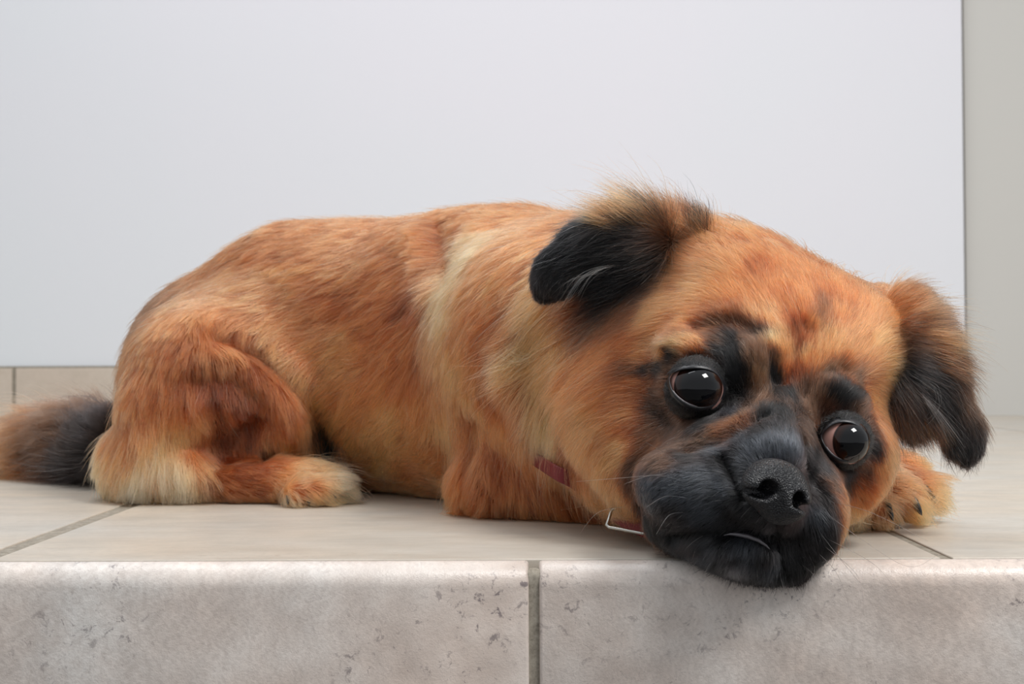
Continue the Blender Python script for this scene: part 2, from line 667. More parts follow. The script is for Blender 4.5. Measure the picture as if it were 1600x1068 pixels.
    rad = hc.attributes.new('radius', 'FLOAT', 'POINT')
    prof = np.array([1.0, 1.0, 0.95, 0.8, 0.55, 0.15]) if npts == 6 else np.linspace(1, 0.15, npts)
    thick = radius / 1000 * (0.8 + 0.4 * rng.random(count))
    rad.data.foreach_set('value', (thick[:, None] * prof[None]).astype(np.float32).ravel())
    ca = hc.attributes.new('coat', 'FLOAT_COLOR', 'CURVE')
    ca.data.foreach_set('color', np.concatenate([col, np.ones((count, 1))], 1).astype(np.float32).ravel())
    hc.materials.append(material)
    return link(name, hc, parent)


def strands(name, curves, radius, color, parent, material):
    """a few individually laid long hairs; curves = lists of world points"""
    n = 9
    out = []
    for c in curves:
        c = np.array(c, float)
        seg = len(c) - 1
        row = []
        for t in np.linspace(0, seg, n):
            i = min(int(t), seg - 1); u = t - i
            p0, p1, p2, p3 = c[max(i - 1, 0)], c[i], c[i + 1], c[min(i + 2, seg)]
            row.append(0.5 * ((2 * p1) + (-p0 + p2) * u + (2 * p0 - 5 * p1 + 4 * p2 - p3) * u * u + (-p0 + 3 * p1 - 3 * p2 + p3) * u ** 3))
        out.append(row)
    out = np.array(out)
    hc = bpy.data.hair_curves.new(name)
    hc.add_curves([n] * len(out))
    hc.position_data.foreach_set('vector', out.astype(np.float32).ravel())
    rad = hc.attributes.new('radius', 'FLOAT', 'POINT')
    rad.data.foreach_set('value', (np.linspace(1, 0.2, n)[None].repeat(len(out), 0) * radius / 1000).astype(np.float32).ravel())
    ca = hc.attributes.new('coat', 'FLOAT_COLOR', 'CURVE')
    cols = np.array([list(lin(color)) + [1]] * len(out)) if not isinstance(color, list) else np.array([list(lin(c)) + [1] for c in color])
    ca.data.foreach_set('color', cols.astype(np.float32).ravel())
    hc.materials.append(material)
    return link(name, hc, parent)


def hair_mat(name, rough=0.32, coat=0.0):
    m = bpy.data.materials.new(name)
    m.use_nodes = True
    nt, lk = m.node_tree.nodes, m.node_tree.links
    nt.clear()
    out = nt.new('ShaderNodeOutputMaterial')
    h = nt.new('ShaderNodeBsdfHairPrincipled')
    h.parametrization = 'COLOR'
    at = nt.new('ShaderNodeAttribute')
    at.attribute_name = 'coat'
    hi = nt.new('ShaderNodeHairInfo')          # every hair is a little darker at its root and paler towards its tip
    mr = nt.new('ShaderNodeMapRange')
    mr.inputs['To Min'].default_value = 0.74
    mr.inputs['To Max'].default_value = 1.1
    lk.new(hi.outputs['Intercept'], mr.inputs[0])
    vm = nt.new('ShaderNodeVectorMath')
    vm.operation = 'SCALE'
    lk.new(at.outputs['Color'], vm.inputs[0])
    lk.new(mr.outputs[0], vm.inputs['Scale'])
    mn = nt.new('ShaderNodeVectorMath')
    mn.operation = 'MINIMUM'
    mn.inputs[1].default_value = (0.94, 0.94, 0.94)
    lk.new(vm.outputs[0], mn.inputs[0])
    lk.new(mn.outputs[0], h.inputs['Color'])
    h.inputs['Roughness'].default_value = rough
    h.inputs['Radial Roughness'].default_value = 0.45
    h.inputs['Coat'].default_value = coat
    h.inputs['IOR'].default_value = 1.5
    lk.new(h.outputs[0], out.inputs[0])
    return m


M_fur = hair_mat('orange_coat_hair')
M_skin, _, _, _ = mat('skin_under_coat', (120, 74, 46), 0.8, 0.1)
M_darkskin, _, _, _ = mat('dark_skin_under_coat', (24, 22, 22), 0.8, 0.2)

# ------------------------------------------------------------------ the dog
dog = link('dog', None)
base = P(700, 800, 0.14)
dog['label'] = 'orange-brown dog with black muzzle lying on the tiled step, chin over its edge'
dog['category'] = 'dog'

body_prims = [
    # torso from rump to chest
    Cap((372, 572, .31, 150), (480, 550, .295, 186), 0.03, 0.80),
    Cap((480, 550, .295, 186), (620, 558, .28, 196), 0.03, 0.80),
    Cap((620, 560, .28, 196), (790, 563, .245, 222), 0.03, 0.78),
    Cap((780, 560, .245, 222), (905, 560, .19, 212), 0.03, 0.85),
    Ell(304, 598, .31, 92, 124, 150, k=0.03),
    # shoulder and neck
    Ell(800, 600, .20, 120, 190, 120, k=0.02),
    Cap((890, 540, .16, 190), (1090, 560, .10, 190), 0.02),
    Ell(905, 640, .13, 110, 150, 120, k=0.02),
    # near hind leg
    Ell(338, 600, .25, 130, 132, 140, rot2(20), k=0.03),
    Ell(415, 625, .232, 88, 85, 80, rot2(30), k=0.012),
    Cap((255, 640, .222, 66), (245, 722, .215, 58), 0.012),
    Cap((262, 735, .214, 50), (460, 752, .205, 34), 0.006),
    Ell(224, 717, .235, 62, 66, 80, k=0.01),
    Ell(487, 755, .207, 42, 30, 40, k=0.006),
    Ell(520, 762, .199, 22, 22, 28, rot2(5), k=0.004),
    Ell(498, 767, .191, 24, 20, 28, rot2(5), k=0.004),
    Ell(468, 770, .188, 26, 20, 26, rot2(5), k=0.004),
    # near foreleg: upper arm, elbow, forearm reaching under the head
    Cap((830, 640, .17, 105), (775, 745, .148, 64), 0.016),
    Cap((778, 752, .146, 60), (960, 780, .115, 46), 0.012),
    Cap((960, 780, .115, 44), (1180, 785, .105, 42), 0.01),
    Cap((1180, 785, .105, 42), (1350, 768, .105, 40), 0.01),
    # paw with toes
    Ell(1365, 768, .10, 62, 40, 55, rot2(0), k=0.008),
    Ell(1322, 797, .082, 24, 25, 36, rot2(0), k=0.003),
    Ell(1368, 793, .086, 25, 26, 38, rot2(0), k=0.003),
    Ell(1412, 783, .098, 25, 25, 38, rot2(0), k=0.003),
    Ell(1440, 770, .112, 22, 22, 32, rot2(0), k=0.003),
    Cap((1300, 735, .13, 55), (1400, 745, .125, 38), 0.01),
    # chest filling behind the head
    Cap((950, 700, .15, 95), (1080, 740, .13, 80), 0.02),
    # skull
    Ell(1182, 548, .078, 208, 162, 200, HEAD, k=0.015),
    Ell(1162, 600, .055, 196, 150, 160, HEAD, k=0.015),
    Ell(1130, 470, .08, 135, 115, 140, HEAD, k=0.012),
    Ell(1290, 543, .07, 106, 100, 130, HEAD, k=0.012),
    Ell(1068, 395, .085, 62, 52, 60, HEAD, k=0.012),
    Ell(1368, 500, .08, 50, 50, 60, HEAD, k=0.012),
    # cheeks
    Ell(1000, 650, .068, 122, 138, 130, HEAD, k=0.015),
    Ell(1030, 730, .045, 95, 90, 110, HEAD, k=0.015),
    Ell(1312, 715, .04, 70, 92, 95, HEAD, k=0.012),
    # brows
    Ell(1095, 552, .018, 62, 26, 30, HEAD, k=0.008),
    Ell(1175, 575, .008, 34, 42, 30, HEAD, k=0.008),
    Ell(1305, 622, .018, 52, 26, 30, HEAD, k=0.008),
    # orbital bulges around the eyes
    Ell(1086, 606, .022, 62, 50, 48, HEAD, k=0.006),
    Ell(1318, 690, .022, 52, 50, 46, HEAD, k=0.006),
    # muzzle
    Ell(1180, 735, .010, 140, 92, 110, HEAD, k=0.012),
    Cap((1215, 640, .016, 46), (1208, 722, -.020, 50), 0.010),
    Ell(1095, 770, -.004, 104, 70, 92, HEAD, k=0.010),
    Ell(1190, 782, -.020, 72, 52, 66, HEAD, k=0.008),
    Ell(1259, 808, -.006, 53, 82, 70, HEAD, k=0.006),
    Ell(1155, 850, -.010, 92, 50, 66, HEAD, k=0.006),
    Ell(1085, 825, .006, 78, 48, 80, HEAD, k=0.008),
    Ell(1205, 866, -.002, 70, 36, 62, HEAD, k=0.005),
]
# eye sockets
EL = dict(c=(1088, 606, .004), r=44)
ER = dict(c=(1319, 688, .004), r=39)
for e in (EL, ER):
    x, y, Y = e['c']
    body_prims.append(Ell(x, y, Y, e['r'] * 1.03, e['r'] * 1.03, e['r'] * 1.03, HEAD, k=0.002, sub=True))

body = Surf(body_prims, 0.0016)
body.smooth(2, 0.4)
br = body.brush
# head creases and folds
br([(1050, 838), (1090, 832), (1140, 836), (1190, 832), (1214, 848), (1222, 892)], 2.2, -3.4)       # mouth line
br([(1120, 848), (1150, 844), (1180, 848), (1205, 862)], 3.2, 2.2)                                                # lower lip
br([(1217, 812), (1217, 840)], 2.0, -2.2)                                                            # philtrum
br([(1130, 712), (1140, 730), (1152, 752), (1165, 775)], 1.8, -3.5)                                               # wing crease left of the nose
br([(1275, 745), (1285, 790)], 2.5, -1.2)
br([(1075, 700), (1120, 688), (1165, 665), (1190, 650)], 3.0, -3.0)                                  # fold above the muzzle
br([(1085, 672), (1130, 668), (1165, 648)], 3.0, 1.2)
br([(1260, 690), (1262, 720), (1275, 750)], 3.0, -2.5)
br([(1215, 600), (1205, 560), (1180, 520), (1150, 505), (1090, 510)], 3.4, -2.2)                     # furrow around the left brow
br([(1232, 600), (1248, 560), (1262, 520)], 3.5, -1.6)
br([(1262, 625), (1280, 590), (1320, 580)], 3.5, -1.8)
br([(1215, 520), (1232, 570)], 6, 1.6)
br([(1143, 540), (1150, 580)], 4, -1.2)
# body modelling
br([(345, 520), (400, 545), (450, 590), (490, 645), (512, 700)], 7, -7)                              # fold in front of the thigh
br([(300, 588), (360, 588), (400, 615), (412, 660)], 9, -5)
br([(350, 690), (395, 675)], 12, -13)
br([(330, 715), (400, 712), (460, 712)], 5, -5)
br([(338, 650), (338, 715), (332, 775)], 6, -5)
br([(688, 346), (690, 360), (700, 420)], 9, -6)
br([(496, 680), (508, 705)], 6, -9)
br([(735, 640), (728, 720), (730, 790)], 6, -5)                                                      # behind the elbow
br([(845, 520), (850, 600), (880, 680), (930, 760)], 8, -3)
# between the toes
br([(1345, 775), (1345, 815)], 1.8, -2); br([(1391, 770), (1392, 808)], 1.8, -2); br([(1428, 765), (1430, 795)], 1.8, -1.5)
br([(480, 752), (484, 785)], 2, -1.5); br([(510, 752), (512, 780)], 2, -1.5)
body.smooth(1, 0.35)
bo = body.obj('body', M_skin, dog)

# ------------------------------------------------------------------ ears
earL_prims = [
    Ell(1045, 395, .068, 70, 50, 26, rot2(-12, -15), k=0.01),
    Ell(975, 390, .060, 75, 52, 15, rot2(-25, -20), k=0.01),
    Ell(905, 400, .062, 62, 38, 13, rot2(-42, -10), k=0.008),
    Ell(862, 430, .068, 40, 27, 11, rot2(-62, 0), k=0.008),
]
earR_prims = [
    Ell(1405, 510, .062, 42, 58, 24, rot2(20, 20), k=0.01),
    Ell(1412, 600, .052, 30, 62, 14, rot2(-8, 15), k=0.01),
    Ell(1442, 570, .054, 50, 66, 15, rot2(-26, 15), k=0.01),
    Ell(1480, 630, .054, 36, 62, 12, rot2(-25, 10), k=0.008),
    Ell(1506, 678, .054, 24, 38, 10, rot2(-15, 0), k=0.008),
]
earL = Surf(earL_prims, 0.0012, False); earL.smooth(1)
earR = Surf(earR_prims, 0.0012, False); earR.smooth(1)
eoL = earL.obj('ear', M_darkskin, dog)
eoR = earR.obj('ear', M_darkskin, dog)

# ------------------------------------------------------------------ tail
tail = Surf([Cap((185, 690, .30, 24), (130, 700, .345, 40), 0.012), Cap((130, 702, .345, 38), (70, 702, .37, 38), 0.012),
             Cap((70, 702, .37, 36), (15, 708, .375, 22), 0.012)], 0.002)
tail.smooth(1)
to = tail.obj('tail', M_skin, dog)

# ------------------------------------------------------------------ nose leather
nd = -.046
nose_prims = [
    Ell(1213, 757, nd + .006, 54, 40, 34, HEAD, k=0.004),
    Ell(1190, 763, nd + .002, 33, 30, 26, HEAD, k=0.004),
    Ell(1240, 783, nd + .002, 27, 30, 26, HEAD, k=0.004),
    Ell(1215, 795, nd + .004, 30, 24, 22, HEAD, k=0.004),
    Ell(1198, 761, nd - .001, 15, 12, 42, HEAD, k=0.002, sub=True),
    Ell(1180, 770, nd + .000, 17, 6.5, 36, HEAD, k=0.002, sub=True),
    Ell(1245, 780, nd - .001, 10, 13, 42, HEAD, k=0.002, sub=True),
    Ell(1258, 793, nd + .000, 12, 6, 36, HEAD, k=0.002, sub=True),
    Cap((1219, 775, nd - .004, 3), (1214, 815, nd - .001, 3.5), k=0.003, sub=True),
]
nose = Surf(nose_prims, 0.0007, False); nose.smooth(2)
M_nose, nt, lk, b = mat('black_nose_leather', (24, 24, 27), 0.34, 0.55)
tc = nt.new('ShaderNodeTexCoord')
vo = nt.new('ShaderNodeTexVoronoi'); vo.inputs['Scale'].default_value = 1500
lk.new(tc.outputs['Object'], vo.inputs['Vector'])
bp = nt.new('ShaderNodeBump'); bp.inputs['Strength'].default_value = 0.9; bp.inputs['Distance'].default_value = 0.0005; bp.invert = True
lk.new(vo.outputs['Distance'], bp.inputs['Height'])
lk.new(bp.outputs[0], b.inputs['Normal'])
no = nose.obj('nose', M_nose, dog)
no['label'] = 'shiny black nose with two nostrils'

# ------------------------------------------------------------------ eyes and lids
def eye_material():
    m, nt, lk, b = mat('dark_brown_eye', (20, 14, 12), 0.03, 0.42)
    tc = nt.new('ShaderNodeTexCoord')
    sp = nt.new('ShaderNodeSeparateXYZ')
    lk.new(tc.outputs['Object'], sp.inputs[0])
    rp = ramp(nt, [(0.0, (205, 165, 155)), (0.50, (180, 135, 125)), (0.545, (20, 10, 9)), (0.64, (44, 22, 15)), (0.74, (26, 14, 11)), (0.80, (8, 8, 11)), (1.0, (6, 6, 9))])
    lk.new(sp.outputs[2], rp.inputs[0])
    lk.new(rp.outputs[0], b.inputs['Base Color'])
    return m


M_eye = eye_material()
M_lid, nt, lk, b = mat('black_eyelid_skin', (22, 22, 26), 0.38, 0.6)
tc = nt.new('ShaderNodeTexCoord'); n = noise(nt, lk, 700, 4, 0.7, tc.outputs['Object'])
bp = nt.new('ShaderNodeBump'); bp.inputs['Strength'].default_value = 0.5; bp.inputs['Distance'].default_value = 0.0004
lk.new(n.outputs[0], bp.inputs['Height']); lk.new(bp.outputs[0], b.inputs['Normal'])
M_wet, _, _, _ = mat('wet_lid_margin', (150, 140, 142), 0.12, 0.9)


def tube(points, r, seg=8, closed=False):
    V, F = [], []
    n = len(points)
    for i, p in enumerate(points):
        a, b_ = points[(i + 1) % n if closed else min(i + 1, n - 1)], points[(i - 1) % n if closed else max(i - 1, 0)]
        t = np.array(a) - np.array(b_); t /= np.linalg.norm(t)
        s_ = np.cross(t, [0.1, 1, 0.2]); s_ /= np.linalg.norm(s_)
        u_ = np.cross(s_, t)
        for k in range(seg):
            w = 2 * math.pi * k / seg
            V.append(np.array(p) + (r[i] if hasattr(r, '__len__') else r) * (s_ * math.cos(w) + u_ * math.sin(w)))
    m = n if closed else n - 1
    for i in range(m):
        for k in range(seg):
            j = (i + 1) % n
            F.append((i * seg + k, i * seg + (k + 1) % seg, j * seg + (k + 1) % seg, j * seg + k))
    return V, F


def sphere_hit(c, r, px, py):
    d = ray(px, py); oc = CAM - c
    b_ = oc.dot(d); q = b_ * b_ - (oc.dot(oc) - r * r)
    return CAM + d * (-b_ - math.sqrt(max(q, 0)))


lid_surfs = []


def make_eye(e, gaze_px, contour, name='eye'):
    c = P(*e['c']); r = e['r'] * S(e['c'][2])
    g = sphere_hit(c, r, *gaze_px) - c
    g /= np.linalg.norm(g)
    bpy_me = bpy.data.meshes.new(name)
    import bmesh
    bm = bmesh.new()
    bmesh.ops.create_uvsphere(bm, u_segments=64, v_segments=48, radius=1)
    for v in bm.verts:                       # slight corneal bulge about the gaze axis
        if v.co.z > 0.75:
            v.co *= 1 + 0.05 * (v.co.z - 0.75) / 0.25
    bm.to_mesh(bpy_me); bm.free()
    bpy_me.polygons.foreach_set('use_smooth', [True] * len(bpy_me.polygons))
    bpy_me.materials.append(M_eye)
    o = link(name, bpy_me, dog)
    o.location = c
    o.scale = (r, r, r)
    o.rotation_mode = 'QUATERNION'
    o.rotation_quaternion = Vector(g).to_track_quat('Z', 'Y')
    # lids: a soft ring around the opening
    cx, cy = np.mean(contour, 0)
    n = len(contour); pts = []
    for i in range(n):
        p0, p1, p2, p3 = (np.array(contour[(i + k) % n], float) for k in (-1, 0, 1, 2))
        for u in np.arange(0, 1, 0.2):
            pts.append(0.5 * ((2 * p1) + (-p0 + p2) * u + (2 * p0 - 5 * p1 + 4 * p2 - p3) * u * u + (-p0 + 3 * p1 - 3 * p2 + p3) * u ** 3))
    V, F = [], []
    ex, ey = e['c'][0], e['c'][1]
    # the lid skin drapes over the ball from the opening out to beyond the ball's rim
    secs = [(0.0, 0.97), (-0.03, 1.01), (0.0, 1.045), (0.12, 1.075), (0.3, 1.075), (0.55, 1.06), (0.8, 1.05), (1.0, 1.03), (1.15, 1.0)]
    toward = CAM - c
    toward /= np.linalg.norm(toward)
    for p in pts:
        off = np.array([p[0] - ex, p[1] - ey])
        rim = off / np.linalg.norm(off) * e['r'] * 1.06
        for t_, sc_ in secs:
            q = off + (rim - off) * t_
            rho = np.linalg.norm(q) / e['r']
            z = math.sqrt(max(sc_ ** 2 - rho ** 2, 0)) if rho < 0.93 * sc_ else 0.368 * sc_ - (rho - 0.93 * sc_) * 2.6
            V.append(c + (CR * q[0] - CU * q[1]) * S(e['c'][2]) + toward * r * z)
    m_, k_ = len(pts), len(secs)
    for i in range(m_):
        for k in range(k_ - 1):
            a, b_ = i * k_ + k, ((i + 1) % m_) * k_ + k
            F.append((a, b_, b_ + 1, a + 1))
    lid = mesh('eyelid', V, F, M_lid, dog)
    lid_surfs.append((lid, np.array(V), np.array(F), [i for i in range(len(V)) if i % k_ in (0, 1, 2)]))
    low = [V[i * k_ + 1] for i in range(m_) if pts[i][1] > cy + 0.12 * (pts[i][1] * 0 + 60) and pts[i][0] < cx + 30]
    low = sorted(low, key=lambda q: q[0])
    tv, tf = tube(low, 0.00022, 6)
    mesh('tear_line', tv, tf, M_wet, lid)
    return o, lid


contL = [(1047, 588), (1057, 581), (1075, 577), (1098, 577), (1117, 584), (1128, 601), (1127, 617), (1115, 629), (1093, 635), (1070, 627), (1052, 610)]
contR = [(1285, 681), (1294, 669), (1310, 661), (1330, 662), (1345, 672), (1350, 690), (1345, 706), (1332, 716), (1315, 717), (1300, 708), (1290, 695)]
eyeL, lidL = make_eye(EL, (1094, 603), contL)
eyeR, lidR = make_eye(ER, (1341, 691), contR)

# moist edge of the lower lip, its highlight put in as a paler grey tube
M_lip, _, _, _ = mat('moist_lip_highlight', (92, 88, 92), 0.18, 0.8)
lp = [body.hit(*p) for p in ((1130, 835), (1140, 833), (1152, 834), (1168, 837), (1184, 843), (1196, 851), (1202, 857))]
lp = [q - CF * 0.0015 for q in lp if q is not None]
V, F = tube(lp, [0.0001, 0.0005, 0.0008, 0.0009, 0.0008, 0.0005, 0.0001][:len(lp)], 8)
mesh('lip_edge_highlight', V, F, M_lip, bo)

# ------------------------------------------------------------------ claws
M_claw, _, _, _ = mat('dark_claw_horn', (38, 33, 31), 0.3, 0.6)


def claw(surf, px, py, dx, dy, ln=6.5, r=1.5):
    h = surf.hit(px, py)
    if h is None:
        return
    d = flow_vec(dx, dy) + np.array([0, -0.9, 0]); d /= np.linalg.norm(d)
    s_ = np.cross(d, [0, 0, 1.0]); s_ /= np.linalg.norm(s_)
    u_ = np.cross(s_, d)
    V, F = [], []
    rings, seg = 7, 10
    for i in range(rings):
        t = i / (rings - 1)
        c = h - d * 0.0025 + d * (ln / 1000) * t + np.array([0, 0, -1]) * 0.0022 * t * t
        rad = r / 1000 * math.sqrt(max(1 - t ** 1.7, 0.004))
        for k in range(seg):
            a = 2 * math.pi * k / seg
            V.append(c + s_ * math.cos(a) * rad * 0.8 + u_ * math.sin(a) * rad * 1.15)
    for i in range(rings - 1):
        for k in range(seg):
            F.append((i * seg + k, i * seg + (k + 1) % seg, (i + 1) * seg + (k + 1) % seg, (i + 1) * seg + k))
    F.append(tuple(range((rings - 1) * seg, rings * seg)))
    V = [np.array([v[0], v[1], max(v[2], 0.0004)]) for v in V]
    mesh('claw', V, F, M_claw, dog)


for a in ((1328, 806, 0.2, 1), (1388, 792, .3, 1), (1430, 785, .6, 1), (1450, 768, .7, .7)):
    claw(body, *a, 8, 2.0)
for a in ((450, 778, .2, 1), (482, 780, .5, 1), (522, 772, .8, .6)):
    claw(body, *a, 5, 1.5)

# ------------------------------------------------------------------ collar
M_collar, nt, lk, b = mat('red_collar_webbing', (108, 12, 18), 0.55)
M_metal, nt, lk, b = mat('steel_buckle', (190, 188, 182), 0.25)
b.inputs['Metallic'].default_value = 1
cl = [P(835, 716, .10), P(868, 737, .066), P(905, 757, .064), P(945, 790, .060), P(975, 812, .040), P(1030, 834, .028), P(1100, 842, .03), P(1200, 820, .10)]
V, F = [], []
path = []
for i in range(len(cl) - 1):
    p0, p1, p2, p3 = cl[max(i - 1, 0)], cl[i], cl[i + 1], cl[min(i + 2, len(cl) - 1)]
    for u in np.arange(0, 1, 0.1):
        path.append(0.5 * ((2 * p1) + (-p0 + p2) * u + (2 * p0 - 5 * p1 + 4 * p2 - p3) * u * u + (-p0 + 3 * p1 - 3 * p2 + p3) * u ** 3))
wdt = 0.0034
for i, p in enumerate(path):
    tg = path[min(i + 1, len(path) - 1)] - path[max(i - 1, 0)]; tg /= np.linalg.norm(tg)
    out = np.cross(tg, [0, 0, 1.0]); out /= np.linalg.norm(out)
    up = np.cross(out, tg)
    for (a, b_) in ((-1, -.8), (-.8, -1), (.8, -1), (1, -.8), (1, .8), (.8, 1), (-.8, 1), (-1, .8)):
        q = p + up * a * wdt + out * b_ * 0.0009
        q[2] = max(q[2], 0.0008)
        V.append(q)
for i in range(len(path) - 1):
    for k in range(8):
        F.append((i * 8 + k, i * 8 + (k + 1) % 8, (i + 1) * 8 + (k + 1) % 8, (i + 1) * 8 + k))
F += [tuple(range(8)), tuple(range((len(path) - 1) * 8, len(path) * 8))]
collar = mesh('collar', V, F, M_collar, dog)
collar['label'] = 'thin red collar under the chin'


loop = []
corn = [P(957, 793, .036), P(947, 822, .031), P(1010, 834, .022), P(1018, 806, .027)]
for i in range(4):
    a, b_ = corn[i], corn[(i + 1) % 4]
    for u in (0.08, 0.3, 0.5, 0.7, 0.92):
        loop.append(a + (b_ - a) * u)
V, F = tube(loop, 0.00075, 8, True)
buckle = mesh('buckle', V, F, M_metal, collar)
buckle['label'] = 'small steel buckle frame on the red collar'
